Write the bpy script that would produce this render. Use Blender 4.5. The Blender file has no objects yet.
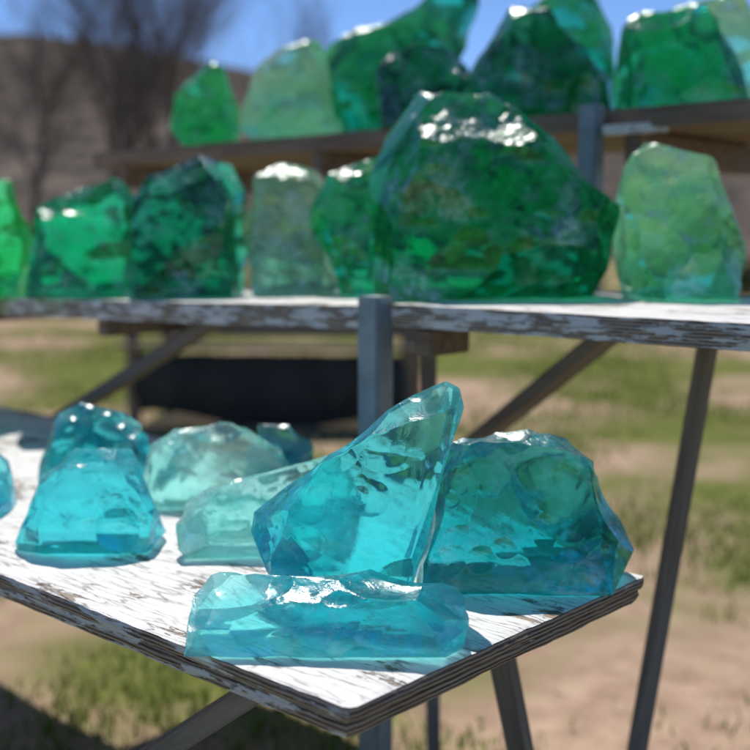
import bpy, bmesh, math, random
import numpy as np
from mathutils import Vector, Matrix, noise

random.seed(7); np.random.seed(7)
scene = bpy.context.scene
COL = scene.collection
GZ = -1.35                     # ground height, eye level is z = 0
RACK = math.radians(-42.2)     # heading of the shelving

# ------------------------------------------------------------------ helpers
def link(o):
    COL.objects.link(o); return o
def empty(name, loc=(0,0,0), rz=0):
    e = bpy.data.objects.new(name, None); e.location = loc; e.rotation_euler[2] = rz
    e.empty_display_size = .1
    return link(e)
def mesh_obj(name, verts, faces, mats=(), parent=None, smooth=False):
    me = bpy.data.meshes.new(name); me.from_pydata([tuple(v) for v in verts], [], faces); me.update()
    for m in mats: me.materials.append(m)
    if smooth: me.polygons.foreach_set('use_smooth', [True]*len(me.polygons))
    o = link(bpy.data.objects.new(name, me))
    if parent: o.parent = parent
    return o
def new_mat(name):
    m = bpy.data.materials.new(name); m.use_nodes = True
    nt = m.node_tree; nt.nodes.clear()
    out = nt.nodes.new('ShaderNodeOutputMaterial')
    return m, nt, out
class N:
    def __init__(s, nt): s.nt = nt
    def __call__(s, typ, ins=None, **kw):
        n = s.nt.nodes.new(typ)
        for k, v in kw.items(): setattr(n, k, v)
        if ins:
            for k, v in ins.items():
                if isinstance(v, bpy.types.NodeSocket): s.nt.links.new(v, n.inputs[k])
                else: n.inputs[k].default_value = v
        return n
def ramp(n, fac, stops, interp='LINEAR'):
    r = n('ShaderNodeValToRGB', {0: fac}); r.color_ramp.interpolation = interp
    e = r.color_ramp.elements
    while len(e) < len(stops): e.new(.5)
    for i, (p, c) in enumerate(stops):
        e[i].position = p
        e[i].color = (c, c, c, 1) if not hasattr(c, '__len__') else (*c, 1)
    return r.outputs[0]
def mixc(n, fac, a, b, bt='MIX'):
    m = n('ShaderNodeMix', data_type='RGBA', blend_type=bt)
    for s, v in ((m.inputs[0], fac), (m.inputs[6], a), (m.inputs[7], b)):
        if isinstance(v, bpy.types.NodeSocket): n.nt.links.new(v, s)
        else: s.default_value = v if not hasattr(v, '__len__') else (*v[:3], 1)
    return m.outputs[2]
def mth(n, op, a, b=0.0):
    return n('ShaderNodeMath', {0: a, 1: b}, operation=op).outputs[0]

# ------------------------------------------------------------------ materials
def glass_mat(name, tint, absorb, dens, frost=.35, trans=.16, tl=.06, crinkle=.5, glint=.35):
    m, nt, out = new_mat(name); n = N(nt)
    tc = n('ShaderNodeTexCoord').outputs['Object']
    fat = n('ShaderNodeAttribute', attribute_name='frost').outputs['Fac']     # matt fracture faces
    vat = n('ShaderNodeAttribute', attribute_name='bruise_toplit').outputs['Fac']    # crinkled, bruised faces, plus tops whitened as if sunlit
    nf = n('ShaderNodeTexNoise', {'Vector': tc, 'Scale': 60, 'Detail': 4, 'Roughness': .7, 'Distortion': .8}).outputs[0]
    bump = n('ShaderNodeBump', {'Height': nf, 'Strength': mth(n, 'ADD', mth(n, 'MULTIPLY', vat, crinkle), .012), 'Distance': .008}).outputs[0]
    gl = n('ShaderNodeBsdfGlass', {'Color': (*tint, 1), 'Roughness': mth(n, 'MULTIPLY', fat, .07), 'IOR': 1.52, 'Normal': bump}).outputs[0]
    tlb = n('ShaderNodeBsdfTranslucent', {'Color': (*tint, 1)}).outputs[0]
    m1 = n('ShaderNodeMixShader', {0: tl, 1: gl, 2: tlb}).outputs[0]
    tr = n('ShaderNodeBsdfTransparent', {'Color': (*[.5+.5*c for c in tint], 1)}).outputs[0]
    m2 = n('ShaderNodeMixShader', {0: trans, 1: m1, 2: tr}).outputs[0]
    # white gloss mixed in on bruised and upward faces, imitating sunlit tops
    gs = n('ShaderNodeBsdfGlossy', {'Color': (.95,.98,.97,1), 'Roughness': .28, 'Normal': bump}).outputs[0]
    gfac = mth(n, 'MULTIPLY', mth(n, 'MULTIPLY', ramp(n, nf, [(.42, .08), (.60, 1.0)]), mth(n, 'MAXIMUM', vat, .05)), glint)
    m2 = n('ShaderNodeMixShader', {0: gfac, 1: m2, 2: gs}).outputs[0]
    pt = n('ShaderNodeNewGeometry').outputs['Pointiness']
    edge = ramp(n, pt, [(.53, 0.0), (.60, 1.0)])
    fm = mth(n, 'MULTIPLY', edge, mth(n, 'MULTIPLY', nf, 1.2))
    fm = mth(n, 'MINIMUM', mth(n, 'MULTIPLY', fm, frost), .7)
    fr = n('ShaderNodeBsdfDiffuse', {'Color': (*[.25+.58*c for c in tint], 1), 'Normal': bump}).outputs[0]
    m3 = n('ShaderNodeMixShader', {0: fm, 1: m2, 2: fr}).outputs[0]
    nt.links.new(m3, out.inputs[0])
    va = n('ShaderNodeVolumeAbsorption', {'Color': (*absorb, 1), 'Density': dens}).outputs[0]
    nt.links.new(va, out.inputs[1])
    return m

G_ICE   = glass_mat('clear_aqua_glass',(.80,1.0,1.0), (.02,.90,.93), 15, .9, .24, .05, .35, .30)
G_TEAL  = glass_mat('aqua_glass',      (.70,.99,1.0), (.01,.87,.91), 18, .8, .20, .03, .2, .28)
G_TEAL2 = glass_mat('deep_aqua_glass', (.58,.97,.99), (.01,.80,.83), 23, .8, .17, .02, .3, .35)
G_PALE  = glass_mat('seafoam_glass',   (.86,1.0,.98), (.22,.92,.90), 13, 1., .20, .08, .5, .45)
G_GREEN = glass_mat('emerald_glass',   (.44,.96,.78), (.01,.81,.65), 21, 1., .07, .02, .5, .5)
G_DARK  = glass_mat('dark_emerald_glass',(.46,.90,.77), (.01,.72,.60), 23, 1., .07, .012, .5, .5)
G_VIVID = glass_mat('vivid_green_glass',(.48,.98,.70), (.02,.85,.54), 16, .8, .12, .05, .4, .4)
G_LIGHT = glass_mat('light_green_glass',(.80,1.0,.88), (.28,.90,.72), 10, 1., .12, .08, .6, .5)
G_GREY  = glass_mat('grey_green_glass',(.84,.96,.88), (.38,.77,.68), 13, 1.2, .10, .05, 1.0, .6)

def paint_mat(name, wear=.5, paint=(.72,.71,.69), wood=(.24,.175,.12)):
    m, nt, out = new_mat(name); n = N(nt)
    tc = n('ShaderNodeTexCoord').outputs['Object']
    st = n('ShaderNodeMapping', {'Vector': tc, 'Scale': (11, 40, 30)}).outputs[0]
    wob = n('ShaderNodeTexNoise', {'Vector': tc, 'Scale': 6.5, 'Detail': 5, 'Roughness': .65}).outputs[0]
    gr = n('ShaderNodeTexNoise', {'Vector': st, 'Scale': 1.0, 'Detail': 7, 'Roughness': .74, 'Distortion': .4}).outputs[0]
    st2 = n('ShaderNodeMapping', {'Vector': tc, 'Scale': (25, 220, 60)}).outputs[0]
    fg = n('ShaderNodeTexNoise', {'Vector': st2, 'Scale': 1.0, 'Detail': 3, 'Roughness': .6}).outputs[0]
    s = mth(n, 'ADD', mth(n, 'MULTIPLY', gr, .5), mth(n, 'MULTIPLY', wob, .6))
    t = .72 - .22*wear
    flake = ramp(n, s, [(t-.006, 0.0), (t+.006, 1.0)])
    # long thin checks following the veneer grain
    cv = n('ShaderNodeMapping', {'Vector': tc, 'Scale': (9, 80, 40)}).outputs[0]
    cvd = mixc(n, .9, cv, n('ShaderNodeTexNoise', {'Vector': cv, 'Scale': 1.4, 'Detail': 3}).outputs['Color'], 'ADD')
    ck = n('ShaderNodeTexVoronoi', {'Vector': cvd, 'Scale': 1.0}, feature='DISTANCE_TO_EDGE').outputs['Distance']
    ckw = mth(n, 'MULTIPLY', ramp(n, gr, [(.42, 0.0), (.58, 1.0)]), ramp(n, wob, [(.36, .15), (.58, 1.0)]))
    crack = mth(n, 'MULTIPLY', ramp(n, ck, [(.02, 1.0), (.06, 0.0)]), ckw)
    woodc = mixc(n, fg, tuple(c*.45 for c in wood), tuple(c*1.45 for c in wood))
    pc = mixc(n, ramp(n, wob, [(.35, 0.0), (.70, .45)]), paint, (paint[0]*.70, paint[1]*.68, paint[2]*.66))
    pc = mixc(n, mth(n, 'MULTIPLY', fg, .12), pc, (.40,.37,.34))
    c = mixc(n, flake, pc, woodc)
    c = mixc(n, crack, c, (.06,.04,.03))
    hgt = mth(n, 'SUBTRACT', mth(n, 'MULTIPLY', fg, .25), mth(n, 'ADD', flake, mth(n, 'MULTIPLY', crack, 1.3)))
    bp = n('ShaderNodeBump', {'Height': hgt, 'Strength': .8, 'Distance': .0016}).outputs[0]
    b = n('ShaderNodeBsdfPrincipled', {'Base Color': c, 'Roughness': .62, 'Normal': bp}).outputs[0]
    nt.links.new(b, out.inputs[0]); return m
def ply_edge_mat(name, paint_amt=.3):
    m, nt, out = new_mat(name); n = N(nt)
    tc = n('ShaderNodeTexCoord').outputs['Object']
    st = n('ShaderNodeMapping', {'Vector': tc, 'Scale': (22, 22, 420)}).outputs[0]
    g = n('ShaderNodeTexNoise', {'Vector': st, 'Scale': 1, 'Detail': 5, 'Roughness': .65}).outputs[0]
    w = n('ShaderNodeTexWave', {'Vector': tc, 'Scale': 62, 'Distortion': 1.3, 'Detail': 2, 'Detail Scale': .6},
          wave_type='BANDS', bands_direction='Z').outputs[1]
    s = mth(n, 'ADD', mth(n, 'MULTIPLY', g, .7), mth(n, 'MULTIPLY', w, .35))
    c = ramp(n, s, [(.28, (.03,.022,.018)), (.45, (.17,.12,.085)), (.62, (.36,.28,.21)), (.8, (.50,.43,.35))])
    pn = n('ShaderNodeTexNoise', {'Vector': n('ShaderNodeMapping', {'Vector': tc, 'Scale': (9, 9, 60)}).outputs[0], 'Scale': 1.3, 'Detail': 6, 'Roughness': .7}).outputs[0]
    t = .70 - .3*paint_amt
    pm = ramp(n, pn, [(t-.015, 0.0), (t+.015, 1.0)])
    c = mixc(n, pm, c, (.62,.62,.60))
    bp = n('ShaderNodeBump', {'Height': mth(n, 'ADD', s, mth(n,'MULTIPLY',pm,.4)), 'Strength': .9, 'Distance': .002}).outputs[0]
    b = n('ShaderNodeBsdfPrincipled', {'Base Color': c, 'Roughness': .8, 'Normal': bp}).outputs[0]
    nt.links.new(b, out.inputs[0]); return m
def wood_mat(name, c1, c2, ax=0):
    m, nt, out = new_mat(name); n = N(nt)
    tc = n('ShaderNodeTexCoord').outputs['Object']
    sc = [45, 45, 45]; sc[ax] = 4
    st = n('ShaderNodeMapping', {'Vector': tc, 'Scale': sc}).outputs[0]
    g = n('ShaderNodeTexNoise', {'Vector': st, 'Scale': 1, 'Detail': 5, 'Roughness': .65, 'Distortion': .4}).outputs[0]
    c = ramp(n, g, [(.3, c1), (.7, c2)])
    nt.links.new(n('ShaderNodeBsdfPrincipled', {'Base Color': c, 'Roughness': .78}).outputs[0], out.inputs[0]); return m
def metal_mat(name):
    m, nt, out = new_mat(name); n = N(nt)
    tc = n('ShaderNodeTexCoord').outputs['Object']
    g = n('ShaderNodeTexNoise', {'Vector': tc, 'Scale': 14, 'Detail': 6, 'Roughness': .7}).outputs[0]
    c = ramp(n, g, [(.35, (.17,.22,.25)), (.60, (.25,.31,.34)), (.74, (.17,.12,.09))])
    nt.links.new(n('ShaderNodeBsdfPrincipled', {'Base Color': c, 'Roughness': .5, 'Metallic': .3}).outputs[0], out.inputs[0]); return m

M_PAINT = paint_mat('peeling_white_paint', .42)
M_PAINT2 = paint_mat('peeling_paint_worn', .47)
M_EDGE_F = ply_edge_mat('plywood_edge_painted', .64)
M_EDGE_E = ply_edge_mat('plywood_edge_bare', .12)
M_BROWN = wood_mat('brown_wood', (.10,.065,.045), (.27,.19,.13))
M_GREYW = wood_mat('grey_wood', (.13,.11,.095), (.30,.26,.22), 2)
M_STEEL = metal_mat('galvanised_steel')

# ------------------------------------------------------------------ shelving
rack = empty('display_shelf', (0,0,0), RACK)
def board(name, e0, e1, n0, n1, ztop, th, mats, seed=0, tilt=0.0, step=.02, amp=.0016):
    nx = max(2, int((e1-e0)/step)); ny = max(2, int((n1-n0)/step)); nz = 2
    bm = bmesh.new()
    idx = {}
    def V(i, j, k):
        key = (i, j, k)
        if key in idx: return idx[key]
        x = e0 + (e1-e0)*i/nx; y = n0 + (n1-n0)*j/ny; z = -th*k/nz
        p = Vector((x*9, y*9, z*40 + seed*3.1))
        a = noise.noise(p*1.7); b = noise.noise(p*5.1 + Vector((7,1,3)))
        dd = amp*(a+b)
        if i == 0: x += dd*1.3
        if i == nx: x -= abs(dd)*1.3
        if j == 0: y += dd
        if j == ny: y -= dd
        if k == 0: z += .0007*b
        edge = (i in (0, nx)) + (j in (0, ny)) + (k in (0, nz))
        if edge >= 2:
            ch = .0018 + .0022*max(0, noise.noise(Vector((x*23, y*23, z*60+seed))))
            if i == 0: x += ch
            if i == nx: x -= ch
            if j == 0: y += ch
            if j == ny: y -= ch
            if k == 0: z -= ch*.5
            if k == nz: z += ch*.5
        if edge == 3:
            if i == nx: x -= .003
            if j == 0: y += .003
        idx[key] = bm.verts.new((x, y, ztop + z + tilt*(x-e1)))
        return idx[key]
    def F(vs, mi):
        f = bm.faces.new(vs); f.material_index = mi
    for i in range(nx):
        for j in range(ny):
            F([V(i,j,0), V(i+1,j,0), V(i+1,j+1,0), V(i,j+1,0)], 0)
            F([V(i,j,nz), V(i,j+1,nz), V(i+1,j+1,nz), V(i+1,j,nz)], 0)
    for k in range(nz):
        for i in range(nx):
            F([V(i,0,k), V(i,0,k+1), V(i+1,0,k+1), V(i+1,0,k)], 1)
            F([V(i,ny,k), V(i+1,ny,k), V(i+1,ny,k+1), V(i,ny,k+1)], 1)
        for j in range(ny):
            F([V(0,j,k), V(0,j+1,k), V(0,j+1,k+1), V(0,j,k+1)], 2)
            F([V(nx,j,k), V(nx,j,k+1), V(nx,j+1,k+1), V(nx,j+1,k)], 2)
    bmesh.ops.recalc_face_normals(bm, faces=bm.faces)
    me = bpy.data.meshes.new(name); bm.to_mesh(me); bm.free()
    for m in mats: me.materials.append(m)
    o = link(bpy.data.objects.new(name, me)); o.parent = rack
    return o
def beam(name, a, b, w, d, mat, parent, roll=0):
    a = Vector(a); b = Vector(b); L = (b-a).length
    bm = bmesh.new(); bmesh.ops.create_cube(bm, size=1)
    for v in bm.verts: v.co = Vector((v.co.x*w, v.co.y*d, (v.co.z+.5)*L))
    bmesh.ops.bevel(bm, geom=bm.edges[:], offset=min(w, d)*.08, segments=2, affect='EDGES')
    me = bpy.data.meshes.new(name); bm.to_mesh(me); bm.free(); me.materials.append(mat)
    o = link(bpy.data.objects.new(name, me)); o.parent = parent
    o.matrix_local = Matrix.Translation(a) @ (b-a).to_track_quat('Z', 'Y').to_matrix().to_4x4() @ Matrix.Rotation(roll, 4, 'Z')
    return o

LZ = -.45
board('lower_board_top', -2.9, -.705, .742, 1.318, LZ, .0165, (M_PAINT, M_EDGE_F, M_EDGE_E), 1, step=.012)
board('lower_board_under', -2.9, -.712, .746, 1.314, LZ-.0180, .0175, (M_PAINT, M_EDGE_F, M_EDGE_E), 2, step=.02)
board('lower_board_rear', -2.9, -1.352, 1.325, 1.52, LZ-.001, .03, (M_PAINT2, M_EDGE_F, M_EDGE_E), 3)
MZ = -.118
board('middle_board_right_front', -1.290, .40, 1.46, 1.785, MZ, .040, (M_PAINT2, M_EDGE_F, M_EDGE_E), 4)
board('middle_board_right_rear', -1.290, .40, 1.792, 2.13, MZ-.001, .040, (M_PAINT2, M_EDGE_F, M_EDGE_E), 5)
board('middle_board_left_front', -3.7, -1.345, 1.462, 1.785, -.124, .046, (M_PAINT2, M_EDGE_F, M_EDGE_E), 6, tilt=.0262)
board('middle_board_left_rear', -3.7, -1.345, 1.792, 2.13, -.125, .046, (M_PAINT2, M_EDGE_F, M_EDGE_E), 7, tilt=.0262)
TZ = .27
board('upper_board_front', -3.25, .1, 2.18, 2.46, TZ, .045, (M_BROWN, M_BROWN, M_EDGE_E), 8)
board('upper_board_rear', -3.25, .1, 2.468, 2.78, TZ-.001, .045, (M_BROWN, M_BROWN, M_EDGE_E), 9)
beam('front_post', (-1.318, 1.455, GZ-.05), (-1.318, 1.455, MZ+.012), .0486, .045, M_STEEL, rack)
beam('rear_post', (-.1, 2.155, GZ-.05), (-.1, 2.155, TZ-.05), .045, .04, M_STEEL, rack)
def rk(x, y):
    c, s = math.cos(-RACK), math.sin(-RACK)
    return (x*c - y*s, x*s + y*c)
def wbeam(name, a, b, w, d, mat, roll=0):
    A = (*rk(a[0], a[1]), a[2]); B = (*rk(b[0], b[1]), b[2])
    return beam(name, A, B, w, d, mat, rack, roll)
wbeam('upper_post', (.47,2.485,-.150), (.47,2.485,TZ+.01), .045, .04, M_STEEL)
for i, (e, nend) in enumerate(((-1.24, 1.60), (-2.2, 2.13), (-3.1, 2.13))):
    z = MZ-.068-max(0,(-e-1.34))*.027
    beam('middle_joist_%d' % (i+1), (e, 1.49, z), (e, nend, z), .04, .045, M_BROWN, rack)
    beam('upper_joist_%d' % (i+1), (e, 2.19, TZ-.085), (e, 2.77, TZ-.085), .04, .07, M_BROWN, rack)
beam('middle_joist_4', (-.2, 1.49, MZ-.08), (-.2, 2.13, MZ-.08), .04, .06, M_BROWN, rack)
for i, e in enumerate((-1.05, -1.9, -2.7)):
    beam('lower_joist_%d' % (i+1), (e, .86, LZ-.064), (e, 1.30, LZ-.064), .04, .055, M_BROWN, rack)
wbeam('brace_right', (.47,2.12,-.165), (-.05,3.1,-.85), .05, .03, M_GREYW)
wbeam('brace_left', (-.36,2.65,-.19), (-1.02,3.05,-.60), .05, .03, M_GREYW)
wbeam('short_post', (.115,2.4,-.16), (.135,2.4,-1.38), .04, .03, M_GREYW)
wbeam('lower_leg_left', (-.08,1.29,-.50), (-1.2,1.75,-1.40), .05, .03, M_GREYW)
wbeam('lower_leg_mid', (.17,1.62,-.53), (.36,1.9,-1.40), .035, .03, M_GREYW)
wbeam('lower_leg_right', (.60,2.0,-.16), (.43,2.0,-1.40), .035, .03, M_GREYW)
wbeam('upper_bracket', (.49,2.46,.222), (.62,2.42,.228), .03, .02, M_PAINT2)

# ------------------------------------------------------------------ glass chunks
def make_chunk(loc, s, outline, D, mat, seed, shrink=(.62,.86), res=85, top_thin=.35, scoop=1.0, nbig=10, nmid=20, nsmall=36, bru_toplit_amt=1.0, grow=1.05, notch=3):
    rnd = random.Random(seed); rs = np.random.RandomState(seed)
    bm = bmesh.new()
    zmax = max(p[1] for p in outline)*s
    pts = []
    cx = sum(p[0] for p in outline)/len(outline); cz = sum(p[1] for p in outline)/len(outline)
    for (x, z) in outline:
        x *= grow; z *= grow
        pts.append((x*s, rnd.uniform(-.5,.5)*D, z*s))
        for sg in (-1, 1):
            if rnd.random() < .22 and z > 8: continue          # fewer points -> broader flat facets
            k = rnd.uniform(*shrink); dd = D*rnd.uniform(.62, 1.12)*(1 - (1-top_thin)*(z*s/zmax/grow))
            zz = cz + (z-cz)*k if z > 2 else 0
            pts.append(((cx + (x-cx)*(k if z > 2 else min(1, k+.15)))*s, sg*dd, zz*s))
    vs = [bm.verts.new(p) for p in pts]
    r = bmesh.ops.convex_hull(bm, input=vs)
    junk = list({e for e in r['geom_interior'] if isinstance(e, bmesh.types.BMVert)} | {e for e in r['geom_unused'] if isinstance(e, bmesh.types.BMVert)})
    if junk: bmesh.ops.delete(bm, geom=junk, context='VERTS')
    me = bpy.data.meshes.new('tmp'); bm.to_mesh(me); bm.free()
    a = np.array(pts); size = float((a.max(0)-a.min(0)).max())
    o = link(bpy.data.objects.new('tmp', me))
    md = o.modifiers.new('r', 'REMESH'); md.mode = 'VOXEL'; md.voxel_size = size/res
    dg = bpy.context.evaluated_depsgraph_get(); dg.update()
    me2 = bpy.data.meshes.new_from_object(o.evaluated_get(dg))
    bpy.data.objects.remove(o)
    nv = len(me2.vertices)
    def getn():
        no = np.empty(nv*3); me2.vertex_normals.foreach_get('vector', no); return no.reshape(-1,3)
    co = np.empty(nv*3); me2.vertices.foreach_get('co', co); co = co.reshape(-1,3)
    no = getn()
    frost = np.zeros(nv)
    # conchoidal fracture scars: shallow spherical bites with crisp rims and faint ripples
    def bites(count, Rr, dr, ripple, pf, lim=1.6, nj=.25, zmin=.04):
        nonlocal co
        done = 0; tries = 0
        while done < count and tries < count*8:
            tries += 1
            i = rs.randint(nv); p = co[i]; nn = no[i] + rs.normal(0, nj, 3); nn /= np.linalg.norm(nn)
            if p[2] < size*zmin and nn[2] < -.3: continue
            R = size*rs.uniform(*Rr); dep = size*rs.uniform(*dr)*scoop
            c = p + nn*(R-dep)
            v = co - c; L = np.linalg.norm(v, axis=1); sel = L < R
            if not sel.any(): continue
            if (R-L[sel]).max() > dep*lim or (no[sel]@nn).min() < -.15: continue
            imp = p + rs.normal(0, size*.12, 3)
            di = np.linalg.norm(co[sel]-imp, axis=1)
            rp = ripple*(rs.rand() < .6)*rs.uniform(.5, 1.4)
            newR = R + rp*size*np.sin(di/size*rs.uniform(35, 75))*np.clip((R-L[sel])/(dep*.5+1e-6), 0, 1)
            co[sel] = c + v[sel]/L[sel][:,None]*newR[:,None]
            if rs.rand() < pf: frost[sel] = rs.uniform(.4, .9)
            elif rs.rand() < .6: frost[sel] = 0
            done += 1
    def upd():
        nonlocal no
        me2.vertices.foreach_set('co', co.reshape(-1)); me2.update(); no = getn()
    bites(nbig, (2.5, 8.0), (.025, .07), .0002, .05, 1.3, .40); upd()      # near-planar cleavage
    if notch: bites(notch, (.22, .5), (.05, .085), .0012, .3, 1.35, .2, .3); upd()
    bites(nmid, (.35, 1.6), (.012, .042), .0010, .15, 1.45, .30); upd()
    bites(nsmall, (.10, .5), (.004, .016), .0005, .25)
    off = Vector((rnd.uniform(-50,50), rnd.uniform(-50,50), rnd.uniform(-50,50)))
    upd()
    brd = np.array([noise.noise(Vector(q)*(5/size)-off) + .5*noise.noise(Vector(q)*(13/size)-off) for q in co])
    up = np.clip(no[:,2], 0, 1)
    bru_toplit = np.clip((np.clip(brd*2, 0, 1)*.25 + .9*up*np.clip(brd*1.5+.6, 0, 1))*bru_toplit_amt, 0, 1)  # random bruising plus an upward-facing weight that paints in the sunlit tops
    co[:,2] = np.where(co[:,2] < .004, np.maximum(co[:,2], 0)*.3, co[:,2])
    me2.vertices.foreach_set('co', co.reshape(-1)); me2.update()
    at = me2.attributes.new('frost', 'FLOAT', 'POINT'); at.data.foreach_set('value', frost.astype(np.float32))
    at = me2.attributes.new('bruise_toplit', 'FLOAT', 'POINT'); at.data.foreach_set('value', bru_toplit.astype(np.float32))
    me2.polygons.foreach_set('use_smooth', [True]*len(me2.polygons))
    me2.set_sharp_from_angle(angle=math.radians(28))
    me2.materials.clear(); me2.materials.append(mat)
    me2.name = 'glass_chunk'
    ob = link(bpy.data.objects.new('glass_chunk', me2)); ob.location = loc
    return ob

def zl(x, y):
    e = rk(x, y)[0]; return -.124 + .0262*(e+1.345)
e_ = .001
A_=(.7,.92)
make_chunk((-.05,1.205,LZ+e_), .00111, [(-136,0),(-134,50),(-126,57),(-60,66),(-15,60),(45,62),(92,57),(126,47),(140,26),(138,6),(110,0)], .058, G_ICE, 11, (.82,.98), 180, .85, .75, 8, 20, 34, 1.0, 1.03, 0)
make_chunk((-.0252,1.375,LZ+e_), .00126, [(85,208),(100,203),(102,185),(85,125),(72,70),(62,20),(50,0),(-25,0),(-85,30),(-102,60),(-100,75),(-65,105),(-25,140),(25,175),(65,200)], .078, G_TEAL, 12, (.7,.95), 180, .4, .75, 9, 20, 30, .8, 1.04, 0)
make_chunk((.2,1.455,LZ+e_), .00133, [(-105,0),(-95,60),(-82,115),(-72,130),(-50,139),(15,138),(50,124),(80,96),(100,46),(103,28),(95,5),(70,0)], .088, G_TEAL2, 13, (.7,.93), 180, .5, .85, 8, 24, 44, .9, 1.05, 1)
make_chunk((-.172,1.575,LZ+e_), .00144, [(-77,5),(-78,40),(-60,58),(5,80),(75,95),(90,80),(90,0),(-60,0)], .06, G_PALE, 14, A_, 120, .5, .8)
make_chunk((-.41,1.605,LZ+e_), .00146, [(68,10),(62,40),(35,90),(18,95),(-20,92),(-60,60),(-75,20),(-70,0),(55,0)], .07, G_TEAL, 15, A_, 120, .5, .8)
make_chunk((-.27,1.86,LZ+e_), .00169, [(-75,15),(-72,45),(-45,72),(0,78),(30,78),(75,50),(85,20),(70,0),(-65,0)], .055, G_PALE, 16, A_, 100, .5, .9)
make_chunk((-.49,2.0,LZ+e_), .00182, [(55,0),(52,35),(30,70),(-5,88),(-40,75),(-60,30),(-55,0)], .08, G_TEAL2, 27, A_, 90)
make_chunk((-.162,1.945,LZ+e_), .0018, [(-38,0),(-42,30),(-25,62),(10,64),(32,45),(38,20),(34,0)], .045, G_TEAL2, 18, A_, 70)
make_chunk((-.70,1.80,LZ+e_), .00165, [(-60,0),(-62,40),(-30,80),(20,90),(55,50),(60,0)], .08, G_TEAL, 19, A_, 70)
make_chunk((.225,2.2,-.121), .00196, [(-108,0),(-115,60),(-114,125),(-95,165),(-85,188),(-60,196),(-20,198),(0,190),(30,175),(50,150),(85,128),(110,110),(124,95),(118,60),(104,20),(92,0)], .17, G_GREEN, 21, (.72,.93), 190, .6, 1.0, 10, 36, 90, 1.4, 1.06, 0)
make_chunk((-.05,2.48,zl(-.05,2.48)+e_), .00220, [(-44,55),(-40,85),(-25,115),(10,125),(30,137),(48,130),(55,90),(50,20),(35,0),(-10,0),(-30,20)], .09, G_GREEN, 22, A_, 120)
make_chunk((-.195,2.66,zl(-.195,2.66)+e_), .00232, [(-52,15),(-50,70),(-34,112),(-8,128),(25,120),(48,98),(55,50),(50,10),(40,0),(-38,0)], .10, G_GREY, 23, A_, 120, .5, 1, 10, 20, 50, 1.5)
make_chunk((-.42,2.6,zl(-.42,2.6)+e_), .0023, [(-52,0),(-64,40),(-58,85),(-36,122),(0,136),(36,126),(56,92),(52,40),(42,0)], .13, G_DARK, 24, A_, 120)
make_chunk((-.68,2.73,zl(-.68,2.73)+e_), .0024, [(-62,0),(-74,40),(-62,82),(-25,112),(22,124),(52,100),(60,50),(50,0)], .13, G_GREEN, 25, A_, 120)
make_chunk((-1.0,2.88,zl(-1.0,2.88)+e_), .0026, [(-50,0),(-52,50),(-35,90),(0,112),(35,108),(50,60),(45,0)], .12, G_VIVID, 26, A_, 70)
make_chunk((.575,2.13,MZ+e_), .0019, [(-60,25),(-66,70),(-56,128),(-28,148),(15,142),(48,118),(70,60),(62,8),(40,0),(-40,0)], .12, G_LIGHT, 30, A_, 120, bru_toplit_amt=1.4)
U = TZ+e_
make_chunk((-.526,3.58,U), .0032, [(-34,20),(-30,50),(-10,75),(15,80),(32,60),(36,25),(25,0),(-20,0)], .10, G_VIVID, 31, A_, 80)
make_chunk((-.232,3.31,U), .0029, [(-52,10),(-50,55),(-25,82),(5,98),(25,90),(45,50),(58,15),(50,0),(-40,0)], .10, G_LIGHT, 32, A_, 90)
make_chunk((.058,3.27,U), .0029, [(-75,30),(-83,70),(-60,85),(-20,115),(30,138),(70,150),(78,125),(60,60),(40,0),(-50,0)], .12, G_GREEN, 33, A_, 100)
make_chunk((.118,2.97,U), .0026, [(-42,0),(-50,40),(-38,66),(-5,80),(32,76),(50,50),(44,0)], .09, G_DARK, 34, A_, 90)
make_chunk((.39,2.77,U), .00242, [(-68,10),(-72,55),(-55,90),(-25,108),(20,105),(45,85),(68,60),(78,30),(75,0),(-55,0)], .12, G_DARK, 35, A_, 100)
make_chunk((.50,3.12,U), .0027, [(-50,0),(-55,60),(-35,120),(0,148),(30,138),(55,100),(60,0)], .10, G_GREEN, 36, A_, 90)
make_chunk((.65,2.58,U), .00223, [(-55,20),(-58,60),(-35,90),(5,112),(40,105),(70,70),(75,30),(70,0),(-45,0)], .09, G_GREEN, 37, A_, 90)
make_chunk((.83,2.86,U), .0025, [(-60,0),(-65,60),(-30,115),(25,128),(65,80),(60,0)], .09, G_LIGHT, 38, A_, 80)

# ------------------------------------------------------------------ ground
def fbm(x, y, s=1.0, o=3): 
    return noise.fractal(Vector((x*s, y*s, 3.3)), 1.0, 2.0, o)
m, nt, out = new_mat('dirt_and_grass'); n = N(nt)
tc = n('ShaderNodeNewGeometry').outputs['Position']
a = n('ShaderNodeTexNoise', {'Vector': tc, 'Scale': .55, 'Detail': 4, 'Roughness': .6}).outputs[0]
b = n('ShaderNodeTexNoise', {'Vector': tc, 'Scale': 9, 'Detail': 6, 'Roughness': .7}).outputs[0]
dirt = ramp(n, b, [(.3, (.28,.19,.13)), (.7, (.52,.38,.28))])
gras = ramp(n, b, [(.3, (.06,.085,.018)), (.7, (.21,.22,.07))])
mk = ramp(n, mth(n,'ADD',mth(n,'MULTIPLY',a,.75),mth(n,'MULTIPLY',b,.25)), [(.42, 0.0), (.54, 1.0)])
c = mixc(n, mk, dirt, gras)
nt.links.new(n('ShaderNodeBsdfDiffuse', {'Color': c}).outputs[0], out.inputs[0])
M_GROUND = m
xs = sorted(set([round(v,3) for v in list(np.linspace(-8,8,60)) + list(np.linspace(-600,600,41))]))
ys = sorted(set([round(v,3) for v in list(np.linspace(-3,16,70)) + list(np.linspace(-300,900,41))]))
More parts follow.
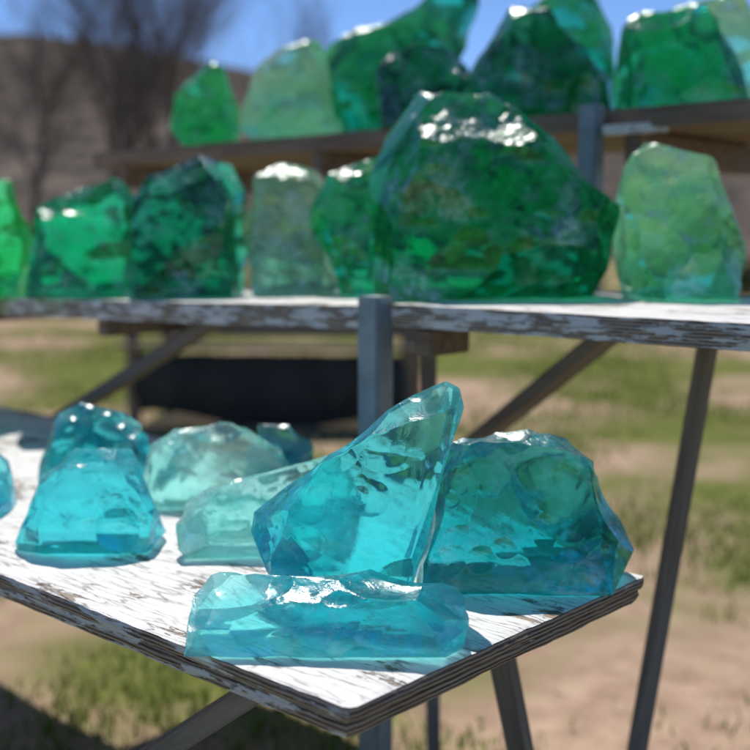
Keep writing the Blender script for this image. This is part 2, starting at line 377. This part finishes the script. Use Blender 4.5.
V_ = [(x, y, GZ + (.03*fbm(x,y,1.1) if abs(x) < 9 and -3 < y < 16.5 else 0)) for y in ys for x in xs]
nx = len(xs)
F_ = [(j*nx+i, j*nx+i+1, (j+1)*nx+i+1, (j+1)*nx+i) for j in range(len(ys)-1) for i in range(nx-1)]
mesh_obj('ground', V_, F_, (M_GROUND,), smooth=True)

m, nt, out = new_mat('grass_blades'); n = N(nt)
g = n('ShaderNodeTexNoise', {'Vector': n('ShaderNodeNewGeometry').outputs['Position'], 'Scale': 6, 'Detail': 2}).outputs[0]
cc = ramp(n, g, [(.3, (.09,.15,.025)), (.55, (.19,.23,.055)), (.72, (.34,.30,.12))])
s1 = n('ShaderNodeBsdfDiffuse', {0: cc}).outputs[0]; s2 = n('ShaderNodeBsdfTranslucent', {0: cc}).outputs[0]
nt.links.new(n('ShaderNodeMixShader', {0: .45, 1: s1, 2: s2}).outputs[0], out.inputs[0]); M_GRASS = m
vs = []; fs = []
rnd = random.Random(3); cnt = 0
while cnt < 26000:
    y = 1.8 + 14*rnd.random()**1.3; x = rnd.uniform(-.5,.5)*y - 0 + rnd.uniform(-1,1)*.4
    if noise.noise(Vector((x*.7+4, y*.7, 1))) + .35*noise.noise(Vector((x*3, y*3, 5))) < rnd.uniform(-.35,.35): continue
    h = rnd.uniform(.02,.06); w = rnd.uniform(.003,.006)*(1+y*.12); a = rnd.uniform(0, 6.28)
    dx, dy = math.cos(a)*w, math.sin(a)*w; lx, ly = rnd.uniform(-.6,.6)*h, rnd.uniform(-.6,.6)*h
    k = len(vs); z = GZ+.0
    vs += [(x-dx,y-dy,z), (x+dx,y+dy,z), (x+dx*.6+lx*.4,y+dy*.6+ly*.4,z+h*.6), (x-dx*.6+lx*.4,y-dy*.6+ly*.4,z+h*.6), (x+lx,y+ly,z+h)]
    fs += [(k,k+1,k+2,k+3), (k+3,k+2,k+4)]; cnt += 1
mesh_obj('grass', vs, fs, (M_GRASS,))

plat = empty('wooden_platform', (-.70, 8.3, GZ), math.radians(-6))
M_PLATW = wood_mat('platform_wood', (.12,.09,.065), (.26,.20,.15))
M_SKIRT, nt, out = new_mat('black_skirt'); n = N(nt)
tn = n('ShaderNodeTexNoise', {'Scale': 6, 'Detail': 3}).outputs[0]
nt.links.new(n('ShaderNodeBsdfPrincipled', {'Base Color': ramp(n, tn, [(.3,(.010,.011,.011)),(.7,(.03,.032,.03))]), 'Roughness': .7}).outputs[0], out.inputs[0])
for i in range(8):
    beam('deck_plank_%d'%(i+1), (-1.05, -.42+i*.12, .70), (1.05, -.42+i*.12, .70), .028, .11, M_PLATW, plat)
beam('fascia', (-1.05,-.50,.58), (1.05,-.50,.58), .20, .03, M_PLATW, plat)
for i,(x,y) in enumerate(((-.98,-.46),(.98,-.46),(-.98,.42),(.98,.42))):
    beam('platform_leg_%d'%(i+1), (x,y,0), (x,y,.68), .08, .08, M_PLATW, plat)
tv=[];tf=[]; NX=24; NZ=6
for k in range(NZ+1):
    for i in range(NX+1):
        t=i/NX; x=-.97+1.94*t; bot=.02+.30*max(0,.25-t)**1.0+.05*math.sin(t*9)
        z=.52+(bot-.52)*k/NZ
        tv.append((x,-.47-.05*math.sin(k/NZ*3.1)+.03*math.sin(t*31),max(z,.01)))
for k in range(NZ):
    for i in range(NX): a=k*(NX+1)+i; tf.append((a,a+1,a+NX+2,a+NX+1))
mesh_obj('dark_skirt', tv, tf, (M_SKIRT,), plat, True)  # near-black sheet hanging below the fascia

# ------------------------------------------------------------------ hill
m, nt, out = new_mat('sagebrush_hill'); n = N(nt)
tc = n('ShaderNodeNewGeometry').outputs['Position']
a = n('ShaderNodeTexNoise', {'Vector': tc, 'Scale': .035, 'Detail': 6, 'Roughness': .65}).outputs[0]
b = n('ShaderNodeTexNoise', {'Vector': tc, 'Scale': .35, 'Detail': 5, 'Roughness': .75}).outputs[0]
c = mixc(n, ramp(n, b, [(.42, 0.0), (.60, 1.0)]), ramp(n, a, [(.35,(.12,.095,.08)),(.65,(.19,.155,.13))]), (.05,.05,.045))
nt.links.new(n('ShaderNodeBsdfDiffuse', {'Color': c}).outputs[0], out.inputs[0])
V_=[];F_=[]; NX=90; NY=36
for j in range(NY+1):
    for i in range(NX+1):
        x=-320+640*i/NX; y=55+230*j/NY; t=j/NY
        prof=math.sin(min(1,t*1.5)*math.pi/2)**1.3
        H=33-14*max(0,min(1,(x+40)/70))+ (3.5*fbm(x,y,.02,4)+1.5*fbm(x,y,.09,3))
        V_.append((x,y,GZ-.5+prof*H*(1 if t<.75 else 1-(t-.75)*1.2)))
for j in range(NY):
    for i in range(NX): a=j*(NX+1)+i; F_.append((a,a+1,a+NX+2,a+NX+1))
mesh_obj('hill', V_, F_, (m,), smooth=True)

# ------------------------------------------------------------------ bare trees
M_BARK = wood_mat('bark', (.07,.05,.045), (.17,.13,.11), 2)
def bare_tree(loc, H, seed):
    rnd = random.Random(seed); vs=[]; fs=[]
    def tube(p, q, r0, r1, sides=5):
        d=(q-p).normalized(); u=d.orthogonal().normalized(); w=d.cross(u); k=len(vs)
        for c,r in ((p,r0),(q,r1)):
            for s in range(sides):
                a=2*math.pi*s/sides; vs.append(c+u*math.cos(a)*r+w*math.sin(a)*r)
        for s in range(sides): fs.append((k+s,k+(s+1)%sides,k+sides+(s+1)%sides,k+sides+s))
    def grow(p, d, L, r, lev):
        segs=4; 
        for i in range(segs):
            d=(d+Vector((rnd.uniform(-1,1),rnd.uniform(-1,1),rnd.uniform(-.3,.6)))*.13).normalized()
            q=p+d*L/segs; r1=r*(1-.17); tube(p,q,r,r1,6 if lev<2 else 3)
            if lev<5 and (lev>0 or i>0):
                for _ in range(2 if lev<3 else 1):
                    nd=(d+Vector((rnd.uniform(-1,1),rnd.uniform(-1,1),rnd.uniform(-.1,.8)))*.8).normalized()
                    grow(q,nd,L*rnd.uniform(.5,.68),r1*.55,lev+1)
            p=q;r=r1
    grow(Vector((0,0,-.1)),Vector((0,0,1)),H*.55,H*.018,0)
    o=mesh_obj('bare_tree', vs, fs, (M_BARK,)); o.location=loc
for i,(x,y,h) in enumerate(((-4.6,27,10),(-7.2,32,11),(-3.2,40,9.5),(-11,36,10),(-5.6,24,8))):
    bare_tree((x,y,GZ),h,50+i)

vs=[];fs=[];rnd=random.Random(9)
for s in range(70):
    y=rnd.uniform(18,60); x=rnd.uniform(-.5,.5)*y*1.1; R=rnd.uniform(.4,1.1)
    for _ in range(150):
        th=rnd.uniform(0,6.28); ph=rnd.uniform(0,1.5); rr=R*rnd.uniform(.5,1)
        c=Vector((x+math.cos(th)*math.cos(ph)*rr,y+math.sin(th)*math.cos(ph)*rr,GZ+math.sin(ph)*rr*.9+.05)); k=len(vs)
        for t in range(3): vs.append(c+Vector((rnd.uniform(-1,1),rnd.uniform(-1,1),rnd.uniform(-1,1)))*.12)
        fs.append((k,k+1,k+2))
m, nt, out = new_mat('sage_leaves'); n=N(nt)
nt.links.new(n('ShaderNodeBsdfDiffuse',{0:ramp(n,n('ShaderNodeTexNoise',{'Vector':n('ShaderNodeNewGeometry').outputs['Position'],'Scale':.8}).outputs[0],[(.35,(.05,.065,.03)),(.7,(.14,.14,.08))])}).outputs[0],out.inputs[0])
mesh_obj('sagebrush', vs, fs, (m,))

# ------------------------------------------------------------------ light
SUN_EL = math.radians(55); sx, sy = -.16, .98
az = math.atan2(sx, sy)
w = bpy.data.worlds.new('World'); scene.world = w; w.use_nodes = True
nt = w.node_tree; bg = nt.nodes['Background']; sk = nt.nodes.new('ShaderNodeTexSky')
sk.sky_type = 'NISHITA'; sk.sun_disc = False; sk.sun_elevation = SUN_EL; sk.sun_rotation = az
sk.altitude = 3000; sk.air_density = .75; sk.dust_density = 0; sk.ozone_density = 6.0
nt.links.new(sk.outputs[0], bg.inputs[0]); bg.inputs[1].default_value = .15
L = bpy.data.lights.new('sun', 'SUN'); L.energy = 5; L.angle = math.radians(.53); L.color = (1,.95,.88)
so = link(bpy.data.objects.new('sun', L))
dv = Vector((math.sin(az)*math.cos(SUN_EL), math.cos(az)*math.cos(SUN_EL), math.sin(SUN_EL)))
so.rotation_euler = dv.to_track_quat('Z','Y').to_euler(); so.location = dv*10

# ------------------------------------------------------------------ camera
cam = bpy.data.cameras.new('camera'); co_ = link(bpy.data.objects.new('camera', cam))
co_.location = (0,0,0); co_.rotation_euler = (math.radians(90-7.11), 0, 0)
cam.lens = 53.9; cam.sensor_width = 36; cam.clip_start = .02; cam.clip_end = 3000
cam.dof.use_dof = True; cam.dof.focus_distance = 1.30; cam.dof.aperture_fstop = 53.9/18.0
scene.camera = co_
scene.view_settings.view_transform = 'Standard'; scene.view_settings.look = 'None'
scene.view_settings.exposure = 0; scene.view_settings.gamma = 1
